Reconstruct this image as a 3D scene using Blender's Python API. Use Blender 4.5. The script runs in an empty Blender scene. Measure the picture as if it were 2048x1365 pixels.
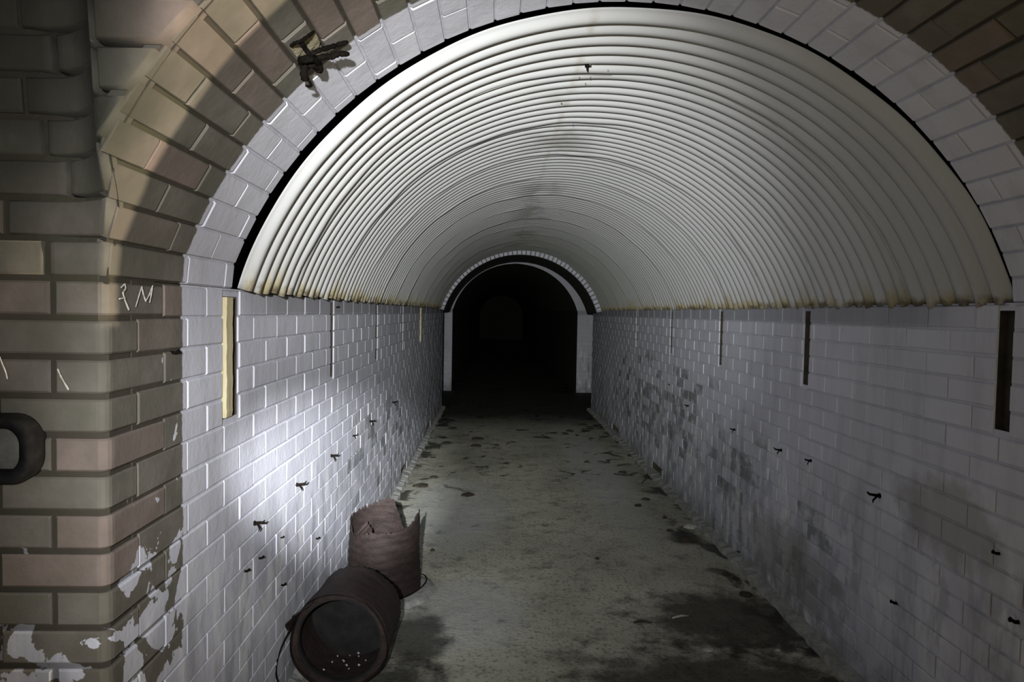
import bpy, math, random
from mathutils import Vector, Matrix
random.seed(7)
SC = bpy.context.scene
COL = SC.collection

# ------------------------------------------------------------------ camera, light, exposure
H = 1.41
yaw, pitch, roll = 0.0266, -0.0415, 0.0180
cy, sy, cp, sp = math.cos(yaw), math.sin(yaw), math.cos(pitch), math.sin(pitch)
fw = Vector((sy*cp, cy*cp, sp)); r0 = Vector((cy, -sy, 0)); u0 = r0.cross(fw)
rt = r0*math.cos(roll) + u0*math.sin(roll); up = -r0*math.sin(roll) + u0*math.cos(roll)
cam_d = bpy.data.cameras.new('camera'); cam = bpy.data.objects.new('camera', cam_d); COL.objects.link(cam)
cam.matrix_world = Matrix(((rt.x, up.x, -fw.x, 0), (rt.y, up.y, -fw.y, 0), (rt.z, up.z, -fw.z, H), (0, 0, 0, 1)))
F = 1378.0
cam_d.sensor_width = 36; cam_d.lens = F/2048*36; cam_d.clip_start = 0.02; cam_d.clip_end = 200
SC.camera = cam

def ray(px, py):
    return rt*((px-1024)/F) - up*((py-682.5)/F) + fw

w = bpy.data.worlds.new('dark'); SC.world = w; w.use_nodes = True
w.node_tree.nodes['Background'].inputs[0].default_value = (0.02, 0.021, 0.024, 1)
w.node_tree.nodes['Background'].inputs[1].default_value = 0.02

def spot(name, loc, target, power, size, blend, color, radius):
    l = bpy.data.lights.new(name, 'SPOT'); o = bpy.data.objects.new(name, l); COL.objects.link(o)
    l.energy = power; l.spot_size = math.radians(size); l.spot_blend = blend; l.color = color; l.shadow_soft_size = radius
    o.location = loc; d = Vector(target) - Vector(loc); o.rotation_euler = d.to_track_quat('-Z', 'Y').to_euler()
    return o
TORCH = (-0.10, -0.30, 1.56)     # head torch of the person taking the picture: wide spill, reflector beam and long throw
spot('torch_spill', TORCH, (-0.6, 9.7, 0.6), 70, 88, 1.0, (0.97, 0.98, 1.0), 0.018)
spot('torch_flood', TORCH, (0.1, 9.7, 0.95), 235, 58, 1.0, (0.97, 0.98, 1.0), 0.018)
spot('torch_corona', TORCH, (-0.66, 2.95, 0.58), 220, 36, 1.0, (0.94, 0.97, 1.0), 0.018)
spot('torch_beam', TORCH, (-0.73, 3.75, 0.50), 2500, 15.5, 1.0, (0.94, 0.97, 1.0), 0.018)
spot('torch_throw', TORCH, (0.55, 10.0, 1.65), 900, 42, 1.0, (0.98, 1.0, 0.97), 0.018)
# a second, warmer hand lamp along the cross passage to the right
pl = bpy.data.lights.new('hand_lamp_light', 'POINT'); plo = bpy.data.objects.new('hand_lamp_light', pl); COL.objects.link(plo)
pl.energy = 600; pl.color = (1.0, 0.84, 0.62); pl.shadow_soft_size = 0.006; plo.location = (2.4, 1.172, 1.50)

SC.cycles.max_bounces = 6; SC.cycles.diffuse_bounces = 3
vs = SC.view_settings
vs.view_transform = 'Standard'; vs.look = 'None'; vs.exposure = 0.0; vs.gamma = 1.0; vs.use_curve_mapping = False

# ------------------------------------------------------------------ material helpers
class NT:
    def __init__(s, name):
        s.m = bpy.data.materials.new(name); s.m.use_nodes = True; s.t = s.m.node_tree; s.n = s.t.nodes
        s.b = s.n['Principled BSDF']
    def put(s, sock, v):
        if isinstance(v, bpy.types.NodeSocket): s.t.links.new(v, sock)
        elif v is not None:
            if isinstance(v, (tuple, list)) and len(v) == 3 and sock.type == 'RGBA': v = (*v, 1)
            sock.default_value = v
    def math(s, op, a, b=None, c=None, clamp=False):
        n = s.n.new('ShaderNodeMath'); n.operation = op; n.use_clamp = clamp
        s.put(n.inputs[0], a); s.put(n.inputs[1], b); s.put(n.inputs[2], c); return n.outputs[0]
    def step(s, v, a, b):                       # smoothstep from a to b
        n = s.n.new('ShaderNodeMapRange'); n.interpolation_type = 'SMOOTHSTEP'
        s.put(n.inputs['Value'], v); s.put(n.inputs['From Min'], a); s.put(n.inputs['From Max'], b); return n.outputs['Result']
    def mix(s, f, a, b, mode='MIX'):
        n = s.n.new('ShaderNodeMix'); n.data_type = 'RGBA'; n.blend_type = mode
        s.put(n.inputs[0], f); s.put(n.inputs[6], a); s.put(n.inputs[7], b); return n.outputs[2]
    def pos(s):
        g = s.n.new('ShaderNodeNewGeometry'); return g
    def xyz(s, v):
        n = s.n.new('ShaderNodeSeparateXYZ'); s.put(n.inputs[0], v); return n.outputs
    def vmul(s, v, k):
        n = s.n.new('ShaderNodeVectorMath'); n.operation = 'MULTIPLY'; s.put(n.inputs[0], v); n.inputs[1].default_value = k; return n.outputs[0]
    def noise(s, v, scale, detail=4, rough=0.6, dist=0.0):
        n = s.n.new('ShaderNodeTexNoise'); s.put(n.inputs['Vector'], v)
        n.inputs['Scale'].default_value = scale; n.inputs['Detail'].default_value = detail
        n.inputs['Roughness'].default_value = rough; n.inputs['Distortion'].default_value = dist; return n.outputs['Fac']
    def blob(s, P, c, r):                       # 1 at the centre of an ellipsoid, 0 outside
        n = s.n.new('ShaderNodeVectorMath'); n.operation = 'SUBTRACT'; s.put(n.inputs[0], P); n.inputs[1].default_value = c
        k = s.vmul(n.outputs[0], (1/r[0], 1/r[1], 1/r[2]))
        l = s.n.new('ShaderNodeVectorMath'); l.operation = 'LENGTH'; s.put(l.inputs[0], k)
        return s.math('SUBTRACT', 1.0, l.outputs['Value'], clamp=True)
    def bump(s, h, strength, dist):
        n = s.n.new('ShaderNodeBump'); n.inputs['Strength'].default_value = strength; n.inputs['Distance'].default_value = dist
        s.put(n.inputs['Height'], h); s.t.links.new(n.outputs[0], s.b.inputs['Normal'])
    def done(s, col, rough, metal=0.0, spec=0.3):
        s.put(s.b.inputs['Base Color'], col); s.put(s.b.inputs['Roughness'], rough); s.put(s.b.inputs['Metallic'], metal)
        s.b.inputs['Specular IOR Level'].default_value = spec; return s.m

PAINT_Y = 1.655
def brick_material(name, mortar=False):
    t = NT(name); g = t.pos(); P = g.outputs['Position']; x, y, z = t.xyz(P)
    oi = t.n.new('ShaderNodeObjectInfo')
    rnd = t.math('FRACT', t.math('ADD', oi.outputs['Random'], g.outputs['Random Per Island']))
    rnd2 = t.math('FRACT', t.math('MULTIPLY', rnd, 7.31))
    nb = t.noise(P, 9, 3, 0.6); nf = t.noise(P, 60, 2, 0.7); nl = t.noise(P, 2.2, 2, 0.6)
    # bare clay: grey-brown, some bricks pinker, some greener
    clay = t.mix(rnd, (0.128, 0.118, 0.098), (0.150, 0.132, 0.114))
    clay = t.mix(t.step(rnd2, 0.72, 0.9), clay, (0.178, 0.140, 0.124))
    clay = t.mix(t.math('MULTIPLY', t.step(rnd2, 0.05, 0.25), 0.0), clay, (0.1, 0.1, 0.08))
    clay = t.mix(t.step(nb, 0.35, 0.75), t.mix(1.0, clay, (0.72, 0.74, 0.70), 'MULTIPLY'), clay)
    clay = t.mix(t.math('MULTIPLY', t.step(nf, 0.5, 0.8), 0.25), clay, (0.09, 0.085, 0.075))
    mould_shade = t.math('MULTIPLY', t.math('MULTIPLY', t.step(z, 1.45, 1.75), t.step(y, 1.36, 1.20)), t.step(t.math('ADD', nb, t.math('MULTIPLY', nl, 0.6)), 0.35, 0.72))
    mould_shade = t.math('MULTIPLY', mould_shade, t.step(x, -0.50, -0.66))
    mould_shade = t.math('MAXIMUM', mould_shade, t.math('MULTIPLY', t.math('MULTIPLY', t.step(x, -0.735, -0.86), t.step(z, 1.40, 1.80)), t.step(t.math('ADD', nb, t.math('MULTIPLY', nl, 0.6)), 0.40, 0.75)))  # besides the mould, paints light fading towards the upper-left pier into the clay
    clay = t.mix(t.math('MULTIPLY', mould_shade, 0.8), clay, (0.030, 0.031, 0.022))
    if mortar:
        clay = t.mix(nb, (0.030, 0.026, 0.019), (0.060, 0.050, 0.036))
        clay = t.mix(t.math('MULTIPLY', t.step(nl, 0.5, 0.7), 0.5), clay, (0.035, 0.040, 0.018))
    # paint: whitish lavender, edge at one depth, torn patches low on the piers
    edge = t.step(t.math('ADD', y, t.math('MULTIPLY', t.math('SUBTRACT', nf, 0.5), 0.012)), PAINT_Y-0.004, PAINT_Y+0.004)
    pn = t.noise(t.vmul(P, (1, 1, 1.0)), 11.0, 5, 0.55, 0.5)
    thr = t.math('ADD', 0.735, t.math('MULTIPLY', t.step(z, 1.0, 0.72), -0.20))
    thr = t.math('SUBTRACT', thr, t.math('MULTIPLY', t.math('MULTIPLY', t.step(y, 1.37, 1.42), t.step(z, 1.36, 1.22)), 0.075))
    patch = t.math('MULTIPLY', t.step(t.math('SUBTRACT', pn, thr), 0.0, 0.012), t.step(z, 1.40, 1.30))
    if mortar: patch = t.math('MULTIPLY', patch, 0.35)
    m = t.math('MAXIMUM', edge, patch)
    peel = t.noise(P, 4.2, 4, 0.62, 0.4)
    peelm = t.math('MULTIPLY', t.step(peel, 0.715, 0.735), t.step(z, 1.2, 0.7))
    m = t.math('MULTIPLY', m, t.math('SUBTRACT', 1.0, t.math('MULTIPLY', peelm, 0.6)))
    paint = t.mix(nl, (0.46, 0.46, 0.52), (0.58, 0.58, 0.635))
    paint = t.mix(t.math('MULTIPLY', rnd2, 0.35), paint, (0.40, 0.40, 0.455))
    # bed of dust on the top course below the iron
    topd = t.math('MULTIPLY', t.step(z, 1.375, 1.40), t.math('MULTIPLY', t.step(z, 1.475, 1.455), t.step(y, 1.9, 2.4)))
    paint = t.mix(t.math('MULTIPLY', topd, t.math('ADD', 0.45, t.math('MULTIPLY', nl, 0.4))), paint, (0.20, 0.20, 0.22))
    # grime: running streaks, thick in the lower middle of the tunnel
    st = t.noise(t.vmul(P, (5, 5, 0.9)), 2.4, 4, 0.65)
    low = t.math('MULTIPLY', t.step(z, 0.95, 0.35), t.math('ADD', 0.35, t.math('MULTIPLY', t.step(y, 2.6, 4.2), 0.65)))
    grime = t.math('MULTIPLY', t.step(st, 0.46, 0.68), t.math('ADD', 0.16, t.math('MULTIPLY', low, 0.62)))
    paint = t.mix(grime, paint, (0.135, 0.14, 0.125))
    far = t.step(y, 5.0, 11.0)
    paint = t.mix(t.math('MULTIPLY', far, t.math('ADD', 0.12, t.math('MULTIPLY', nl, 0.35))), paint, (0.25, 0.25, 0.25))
    # single bricks gone green-black with damp on the right-hand wall
    zone = t.blob(P, (1.44, 6.1, 0.62), (0.6, 2.9, 0.55)); zone = t.math('MAXIMUM', zone, t.math('MULTIPLY', t.blob(P, (1.44, 3.6, 0.42), (0.6, 1.2, 0.4)), 0.8))
    zone = t.math('MAXIMUM', zone, t.math('MULTIPLY', t.blob(P, (-0.74, 4.6, 0.55), (0.3, 1.6, 0.5)), 0.8))
    if not mortar:
        damp = t.math('MULTIPLY', t.step(t.math('ADD', rnd, t.math('MULTIPLY', zone, 0.55)), 0.86, 1.0), t.step(zone, 0.02, 0.3))
        damp = t.math('MULTIPLY', damp, t.step(nb, 0.36, 0.58))
        paint = t.mix(t.math('MULTIPLY', damp, 0.72), paint, (0.085, 0.10, 0.085))
    # rubbed pale limewash low on the left wall and lime bloom
    bloom = t.math('MULTIPLY', t.step(t.noise(t.vmul(P, (4, 4, 1.6)), 2.0, 3, 0.6), 0.50, 0.66), t.step(z, 1.0, 0.6))
    paint = t.mix(t.math('MULTIPLY', bloom, 0.6), paint, (0.66, 0.665, 0.67))
    blot = t.math('MULTIPLY', t.step(t.noise(t.vmul(P, (3, 3, 1.3)), 3.1, 3, 0.68, 0.4), 0.50, 0.62), t.step(z, 0.95, 0.55))
    paint = t.mix(t.math('MULTIPLY', blot, 0.5), paint, (0.27, 0.275, 0.32))
    olive = t.math('MAXIMUM', t.blob(P, (1.44, 3.3, 0.22), (0.3, 0.9, 0.32)), t.blob(P, (1.44, 2.12, 0.78), (0.3, 0.4, 0.22)))
    olive = t.step(t.math('ADD', olive, t.math('MULTIPLY', t.math('SUBTRACT', nb, 0.5), 0.9)), 0.25, 0.6)
    paint = t.mix(t.math('MULTIPLY', olive, 0.5), paint, (0.19, 0.175, 0.14))
    base = t.math('MULTIPLY', t.step(z, 0.20, 0.02), t.step(nb, 0.3, 0.6))
    paint = t.mix(t.math('MULTIPLY', base, 0.6), paint, (0.13, 0.135, 0.11))
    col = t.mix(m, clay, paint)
    hgt = t.math('ADD', t.math('MULTIPLY', nf, 0.4), nb)
    t.bump(hgt, 0.55, 0.004)
    return t.done(col, t.math('SUBTRACT', 0.86, t.math('MULTIPLY', m, 0.22)), 0, 0.3)

def floor_material():
    t = NT('concrete_floor'); g = t.pos(); P = g.outputs['Position']; x, y, z = t.xyz(P)
    n1 = t.noise(P, 1.3, 4, 0.62, 0.3); n2 = t.noise(P, 7, 4, 0.65); n3 = t.noise(P, 55, 3, 0.75); n4 = t.noise(P, 160, 2, 0.7)
    c = t.mix(t.step(n1, 0.3, 0.7), (0.30, 0.295, 0.235), (0.44, 0.43, 0.35))
    c = t.mix(t.math('MULTIPLY', t.step(n2, 0.48, 0.7), 0.5), c, (0.10, 0.10, 0.085))
    c = t.mix(t.math('MULTIPLY', t.step(n3, 0.50, 0.68), 0.75), c, (0.085, 0.082, 0.065))
    c = t.mix(t.math('MULTIPLY', t.step(n4, 0.60, 0.72), 0.7), c, (0.52, 0.51, 0.46))
    c = t.mix(t.math('MULTIPLY', t.step(t.noise(P, 2.1, 3), 0.56, 0.72), 0.35), c, (0.135, 0.125, 0.07))
    pale = t.math('MAXIMUM', t.blob(P, (-0.25, 4.9, 0), (0.5, 1.2, 1)), t.blob(P, (0.95, 6.5, 0), (0.35, 3.2, 1)))
    pale = t.math('MAXIMUM', pale, t.blob(P, (-0.1, 3.2, 0), (0.4, 0.6, 1)))
    c = t.mix(t.math('MULTIPLY', t.step(t.math('MULTIPLY', pale, t.math('ADD', n2, 0.5)), 0.1, 0.6), 0.55), c, (0.40, 0.41, 0.395))
    # dirt drifts along both walls and damp black patches
    side = t.math('MAXIMUM', t.step(x, -0.45, -0.68), t.step(x, 1.02, 1.38))
    dn = t.noise(t.vmul(P, (1.2, 1, 1)), 3.4, 5, 0.6, 0.5)
    dirt = t.step(t.math('ADD', dn, t.math('MULTIPLY', side, 0.10)), 0.585, 0.66)
    dirt = t.math('MULTIPLY', dirt, t.math('MAXIMUM', side, t.step(y, 4.6, 6.0)))
    c = t.mix(t.math('MULTIPLY', dirt, 0.88), c, (0.022, 0.021, 0.016))
    for ctr, rad in (((1.12, 3.12, 0), (0.62, 0.5, 1)), ((1.25, 4.3, 0), (0.16, 0.22, 1)), ((0.9, 2.5, 0), (0.9, 0.55, 1)), ((-0.32, 2.92, 0), (0.22, 0.42, 1)), ((-0.38, 2.55, 0), (0.3, 0.3, 1))):
        bl = t.step(t.math('ADD', t.blob(P, ctr, rad), t.math('MULTIPLY', t.math('SUBTRACT', n2, 0.5), 1.1)), 0.12, 0.6)
        c = t.mix(t.math('MULTIPLY', bl, 0.82), c, (0.018, 0.017, 0.014))
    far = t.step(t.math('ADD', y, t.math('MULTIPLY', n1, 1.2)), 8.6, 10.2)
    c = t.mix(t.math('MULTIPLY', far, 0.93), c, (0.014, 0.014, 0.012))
    t.bump(t.math('ADD', t.math('MULTIPLY', n3, 0.6), n2), 0.8, 0.01)
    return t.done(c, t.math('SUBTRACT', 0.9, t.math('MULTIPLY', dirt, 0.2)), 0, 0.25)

def iron_material():
    t = NT('painted_corrugated_iron'); g = t.pos(); P = g.outputs['Position']; x, y, z = t.xyz(P)
    n1 = t.noise(P, 2.5, 5, 0.6); n2 = t.noise(P, 14, 3, 0.65)
    c = t.mix(n1, (0.322, 0.324, 0.324), (0.382, 0.384, 0.384))
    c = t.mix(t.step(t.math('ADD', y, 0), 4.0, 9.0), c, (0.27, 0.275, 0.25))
    # rust and algae at the feet of the sheets
    foot = t.step(z, 1.60, 1.465)
    ru = t.math('MULTIPLY', foot, t.step(t.math('ADD', t.noise(t.vmul(P, (2, 2, 0.5)), 4.5, 5, 0.7), t.math('MULTIPLY', t.step(z, 1.52, 1.465), 0.12)), 0.44, 0.66))
    c = t.mix(t.math('MULTIPLY', ru, 0.75), c, t.mix(n2, (0.30, 0.225, 0.085), (0.20, 0.18, 0.075)))
    c = t.mix(t.math('MULTIPLY', t.math('MULTIPLY', t.step(z, 1.495, 1.466), t.step(n2, 0.42, 0.6)), 0.8), c, (0.07, 0.05, 0.028))
    # soot along the crown
    crown = t.math('MULTIPLY', t.step(t.math('ABSOLUTE', t.math('SUBTRACT', x, 0.30)), 0.26, 0.0), t.step(t.noise(t.vmul(P, (1.5, 1, 1)), 1.9, 3, 0.6), 0.46, 0.62))
    c = t.mix(t.math('MULTIPLY', crown, t.math('MULTIPLY', 0.75, t.step(y, 2.0, 3.2))), c, (0.16, 0.155, 0.145))
    line = t.math('MULTIPLY', t.step(t.math('ABSOLUTE', t.math('SUBTRACT', t.math('ADD', x, t.math('MULTIPLY', n2, 0.03)), 0.285)), 0.022, 0.0), t.step(n2, 0.4, 0.6))
    c = t.mix(t.math('MULTIPLY', line, 0.45), c, (0.22, 0.20, 0.15))
    c = t.mix(t.math('MULTIPLY', t.step(n2, 0.60, 0.78), 0.3), c, (0.36, 0.35, 0.30))
    t.bump(n2, 0.25, 0.003)
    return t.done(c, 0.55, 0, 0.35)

def simple(name, c1, c2, scale=30, rough=0.8, bump=0.4, dist=0.003, metal=0.0, stretch=(1, 1, 1), spec=0.3):
    t = NT(name); tc = t.n.new('ShaderNodeTexCoord'); P = t.vmul(tc.outputs['Object'], stretch)
    n = t.noise(P, scale, 5, 0.65); n2 = t.noise(P, scale*5, 3, 0.6)
    c = t.mix(t.step(n, 0.3, 0.7), c1, c2)
    t.bump(t.math('ADD', n, t.math('MULTIPLY', n2, 0.4)), bump, dist)
    return t.done(c, rough, metal, spec)

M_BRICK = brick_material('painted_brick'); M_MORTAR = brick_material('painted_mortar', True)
M_FLOOR = floor_material(); M_IRON = iron_material()
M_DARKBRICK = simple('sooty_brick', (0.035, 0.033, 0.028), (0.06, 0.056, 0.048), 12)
M_SLOT = simple('rotten_slot', (0.030, 0.025, 0.019), (0.055, 0.045, 0.034), 20, 0.95)
M_WOOD = simple('weathered_softwood', (0.36, 0.31, 0.18), (0.54, 0.48, 0.31), 9, 0.8, 0.5, 0.003, 0, (3, 3, 0.35))
M_RUST = simple('rusted_sheet', (0.011, 0.0066, 0.0055), (0.027, 0.0168, 0.0142), 16, 0.75, 0.9, 0.006, 0, (1, 1, 2.2))
M_RUSTDARK = simple('rust_inside', (0.006, 0.0052, 0.005), (0.014, 0.012, 0.0118), 20, 0.85, 0.6)
M_IRONWIRE = simple('black_iron_wire', (0.003, 0.0028, 0.0025), (0.008, 0.006, 0.0045), 60, 0.9, spec=0.04)
M_BLACK = simple('black_cast_iron', (0.005, 0.005, 0.0055), (0.012, 0.0115, 0.012), 40, 0.85, spec=0.08)
M_PAD = simple('pale_lime_crust', (0.20, 0.20, 0.185), (0.36, 0.36, 0.335), 22, 0.9, 0.8, 0.006)
M_CHALK = simple('white_chalk', (0.30, 0.29, 0.27), (0.55, 0.53, 0.50), 90, 0.95)
M_STONE = simple('pale_stone', (0.30, 0.29, 0.26), (0.50, 0.49, 0.45), 30, 0.85, 0.8, 0.005)
M_DEBRIS = simple('dark_litter', (0.022, 0.018, 0.013), (0.060, 0.050, 0.036), 30, 0.9, 0.8, 0.004)
M_TAN = simple('broken_brick_face', (0.21, 0.185, 0.115), (0.30, 0.26, 0.17), 18, 0.9, 0.9, 0.006)
def water_material():
    t = NT('water_bead'); t.b.inputs['Transmission Weight'].default_value = 1.0; t.b.inputs['IOR'].default_value = 1.33
    return t.done((1, 1, 1), 0.02, 0, 0.5)
M_WATER = water_material()

# ------------------------------------------------------------------ object helpers
def mesh(name, V, Fc, mat=None, smooth=False):
    me = bpy.data.meshes.new(name); me.from_pydata([tuple(v) for v in V], [], Fc)
    if mat: me.materials.append(mat)
    if smooth: me.polygons.foreach_set('use_smooth', [True]*len(me.polygons))
    me.update(); return me
def obj(name, me, parent=None, loc=None):
    o = bpy.data.objects.new(name, me); COL.objects.link(o)
    if parent: o.parent = parent
    if loc is not None: o.location = loc
    return o
def tag(o, label=None, cat=None, group=None, kind=None):
    if label: o['label'] = label
    if cat: o['category'] = cat
    if group: o['group'] = group
    if kind: o['kind'] = kind
    return o
def empty(name, loc, label, cat, group=None):
    o = bpy.data.objects.new(name, None); COL.objects.link(o); o.location = loc; o.empty_display_size = 0.05
    return tag(o, label, cat, group)
class MB:
    def __init__(s): s.v = []; s.f = []
    def add(s, V, Fc):
        k = len(s.v); s.v += [Vector(v) for v in V]; s.f += [[i+k for i in f] for f in Fc]
    def box(s, a, b):
        x0, y0, z0 = a; x1, y1, z1 = b
        s.add([(x0,y0,z0),(x1,y0,z0),(x1,y1,z0),(x0,y1,z0),(x0,y0,z1),(x1,y0,z1),(x1,y1,z1),(x0,y1,z1)],
              [[0,3,2,1],[4,5,6,7],[0,1,5,4],[1,2,6,5],[2,3,7,6],[3,0,4,7]])
    def quad(s, a, b, c, d): s.add([a, b, c, d], [[0, 1, 2, 3]])
    def tube(s, pts, rad, n=8, cap=True):
        pts = [Vector(p) for p in pts]; R = rad if isinstance(rad, (list, tuple)) else [rad]*len(pts)
        V = []; prev = None
        for i, p in enumerate(pts):
            t = (pts[min(i+1, len(pts)-1)] - pts[max(i-1, 0)]).normalized()
            a = prev if prev is not None else (Vector((0,0,1)) if abs(t.z) < 0.9 else Vector((1,0,0)))
            a = (a - t*a.dot(t)).normalized(); b = t.cross(a); prev = a
            V += [p + (a*math.cos(2*math.pi*k/n) + b*math.sin(2*math.pi*k/n))*R[i] for k in range(n)]
        Fc = [[i*n+k, i*n+(k+1) % n, (i+1)*n+(k+1) % n, (i+1)*n+k] for i in range(len(pts)-1) for k in range(n)]
        if cap: Fc += [list(range(n))[::-1], [(len(pts)-1)*n+k for k in range(n)]]
        s.add(V, Fc)
    def build(s, name, mat, parent=None, loc=None, smooth=False):
        o = loc or (0, 0, 0)
        return obj(name, mesh(name, s.v, s.f, mat, smooth), parent, loc)

# a chamfered brick mapped by P(u, v, d): d is the height above the wall face
def brick_vf(P, u0, u1, v0, v1, gu=0.0, gv=0.0, ch=0.003, back=0.022, cuts=(), u1t=None, u0t=None, d0=0.0, chv=None, chu=None):
    u1t = u1 if u1t is None else u1t; u0t = u0 if u0t is None else u0t
    chv = ch if chv is None else chv; chu = ch if chu is None else chu
    v0 += gv; v1 -= gv
    ss = [0.0] + sorted((c-u0)/(u1-u0) for c in cuts if u0+0.01 < c < u1-0.01) + [1.0]
    V = []; Fc = []
    for j, s in enumerate(ss):
        ub = (u0+gu) + (u1-u0-2*gu)*s; ut = (u0t+gu) + (u1t-u0t-2*gu)*s
        sh = chu if j == 0 else (-chu if j == len(ss)-1 else 0)
        V += [P(ub, v0, d0-back), P(ub, v0, d0-ch), P(ub+sh, v0+chv, d0), P(ut+sh, v1-chv, d0), P(ut, v1, d0-ch), P(ut, v1, d0-back)]
    for j in range(len(ss)-1):
        a, b = j*6, j*6+6
        Fc += [[a+k, b+k, b+k+1, a+k+1] for k in range(5)]
    e = (len(ss)-1)*6
    Fc += [[0, 1, 4, 5], [1, 2, 3, 4], [e+5, e+4, e+1, e], [e+4, e+3, e+2, e+1]]
    return V, Fc
def centred(name, V, Fc, mat, parent):
    c = sum((Vector(v) for v in V), Vector())/len(V)
    return obj(name, mesh(name, [Vector(v)-c for v in V], Fc, mat), parent, c)

# ------------------------------------------------------------------ measurements of the place
XL, XR = -0.739, 1.439
YP = 1.335                       # face of the near piers
YV0, YV1 = 1.94, 9.20            # corrugated lining from .. to
YE = 10.0                        # tunnel walls end at the far cross passage
YN = 12.2                        # face of the next tunnel
SPR = 1.46; PITCH = 0.0755; LEN = 0.23
AC = (0.35, 1.11); AR = 1.16     # entrance arch: centre (x, z), radius
IC = (0.364, 1.11); IR = 1.142   # iron lining
def skew(x): return -0.04*(x-0.35)
SLOT_Y = (1.945, 3.175, 4.375, 5.60, 6.95)
SLOT_Z = (1.100, 1.440); SLOT_W = 0.058
SLOTS_L = [(1.900, 2.012, *SLOT_Z, 0.03)] + [(y-SLOT_W/2, y+SLOT_W/2, *SLOT_Z, 0.03) for y in SLOT_Y[1:]] + [(5.62, 5.98, -0.01, 0.13, 0.10), (7.75, 8.2, -0.01, 0.12, 0.10)]
SLOTS_R = [(y-0.04-SLOT_W/2, y-0.04+SLOT_W/2, *SLOT_Z, 0.03) for y in SLOT_Y] + [(5.75, 6.1, -0.01, 0.13, 0.10), (7.8, 8.2, -0.01, 0.12, 0.10)]

def Pl(u, v, d): return Vector((XL+d, u, v))
def Pr(u, v, d): return Vector((XR-d, u, v))

# ------------------------------------------------------------------ floor
mb = MB()
def fz(x, y): return 0.004*math.sin(x*3.1+y*1.3)*math.sin(y*2.2) - 0.004
NX, NY = 40, 130
xs = [-3.2 + 7.6*i/NX for i in range(NX+1)]; ys = [-2.4 + 27.0*j/NY for j in range(NY+1)]
V = [(x, y, fz(x, y)) for y in ys for x in xs]
Fc = [[j*(NX+1)+i, j*(NX+1)+i+1, (j+1)*(NX+1)+i+1, (j+1)*(NX+1)+i] for j in range(NY) for i in range(NX)]
tag(obj('floor', mesh('floor', V, Fc, M_FLOOR)), 'rough grey-green concrete tunnel floor with dark damp patches', None, None, 'structure')
# low screed strip at the foot of each wall
for side, x0, x1, nm in ((-1, XL, XL+0.05, 'baseboard_left'), (1, XR-0.055, XR, 'baseboard_right')):
    mb = MB(); n = 170; pr = None; V = []; Fc = []
    for i in range(n+1):
        y = 1.5 + (YE-1.5)*i/n; wv = random.uniform(-0.007, 0.007)
        xa, xb = (x0-0.02, x1+wv) if side < 0 else (x1+0.02, x0-wv)
        V += [(xb, y, -0.01), (xb-side*-0.004 if side < 0 else xb+0.004, y, 0.022+0.006*math.sin(i*2.3)), (xa, y, 0.034)]
    for i in range(n):
        Fc += [[i*3, i*3+1, i*3+4, i*3+3], [i*3+1, i*3+2, i*3+5, i*3+4]]
    tag(obj(nm, mesh(nm, V, Fc, M_PAD)), 'thin uneven concrete strip along the foot of the ' + ('left' if side < 0 else 'right') + ' tunnel wall', None, None, 'structure')

# ------------------------------------------------------------------ side walls
def wall_backing(name, P, y0, y1, z1, slots, d, label):
    mb = MB(); cuts = sorted({y0, y1} | {s for q in slots for s in q[:2]})
    zs = sorted({0.0-0.02, z1} | {min(max(z, -0.02), z1) for q in slots for z in q[2:4]})
    for a, b in zip(cuts, cuts[1:]):
        for c, e in zip(zs, zs[1:]):
            ym, zm = (a+b)/2, (c+e)/2
            if any(q[0] < ym < q[1] and q[2] < zm < q[3] for q in slots): continue
            mb.quad(P(a, c, d), P(b, c, d), P(b, e, d), P(a, e, d))
    t = 0.25                                       # the wall's thickness
    for a, b in ((y0, y0), (y1, y1)): mb.quad(P(a, -0.02, d), P(a, -0.02, -t), P(a, z1, -t), P(a, z1, d))
    mb.quad(P(y0, z1, d), P(y1, z1, d), P(y1, z1, -t), P(y0, z1, -t)); mb.quad(P(y0, -0.02, -t), P(y1, -0.02, -t), P(y1, z1, -t), P(y0, z1, -t))
    w = tag(mb.build(name, M_MORTAR), label, None, None, 'structure')
    for q in slots:
        a, b, c, e, dep = q; m2 = MB(); f = -dep; g = d-0.0005
        m2.quad(P(a, c, f), P(b, c, f), P(b, e, f), P(a, e, f))
        for (p1, p2) in (((a, c), (a, e)), ((b, e), (b, c)), ((a, e), (b, e)), ((b, c), (a, c))):
            m2.quad(P(p1[0], p1[1], g), P(p2[0], p2[1], g), P(p2[0], p2[1], f), P(p1[0], p1[1], f))
        o = m2.build('fixing_slot' if c > 0.5 else 'drain_notch', M_SLOT, w)
        o['label'] = 'dark empty upright fixing slot' if c > 0.5 else 'dark drain notch at the foot of the wall'
    return w

def seen(pts):
    for p in pts:
        q = Vector(p) - cam.location; dz = q.dot(fw)
        if dz > 0.1 and -20 < 1024+F*q.dot(rt)/dz < 2068 and -20 < 682.5-F*q.dot(up)/dz < 1385: return True
    return False

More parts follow.
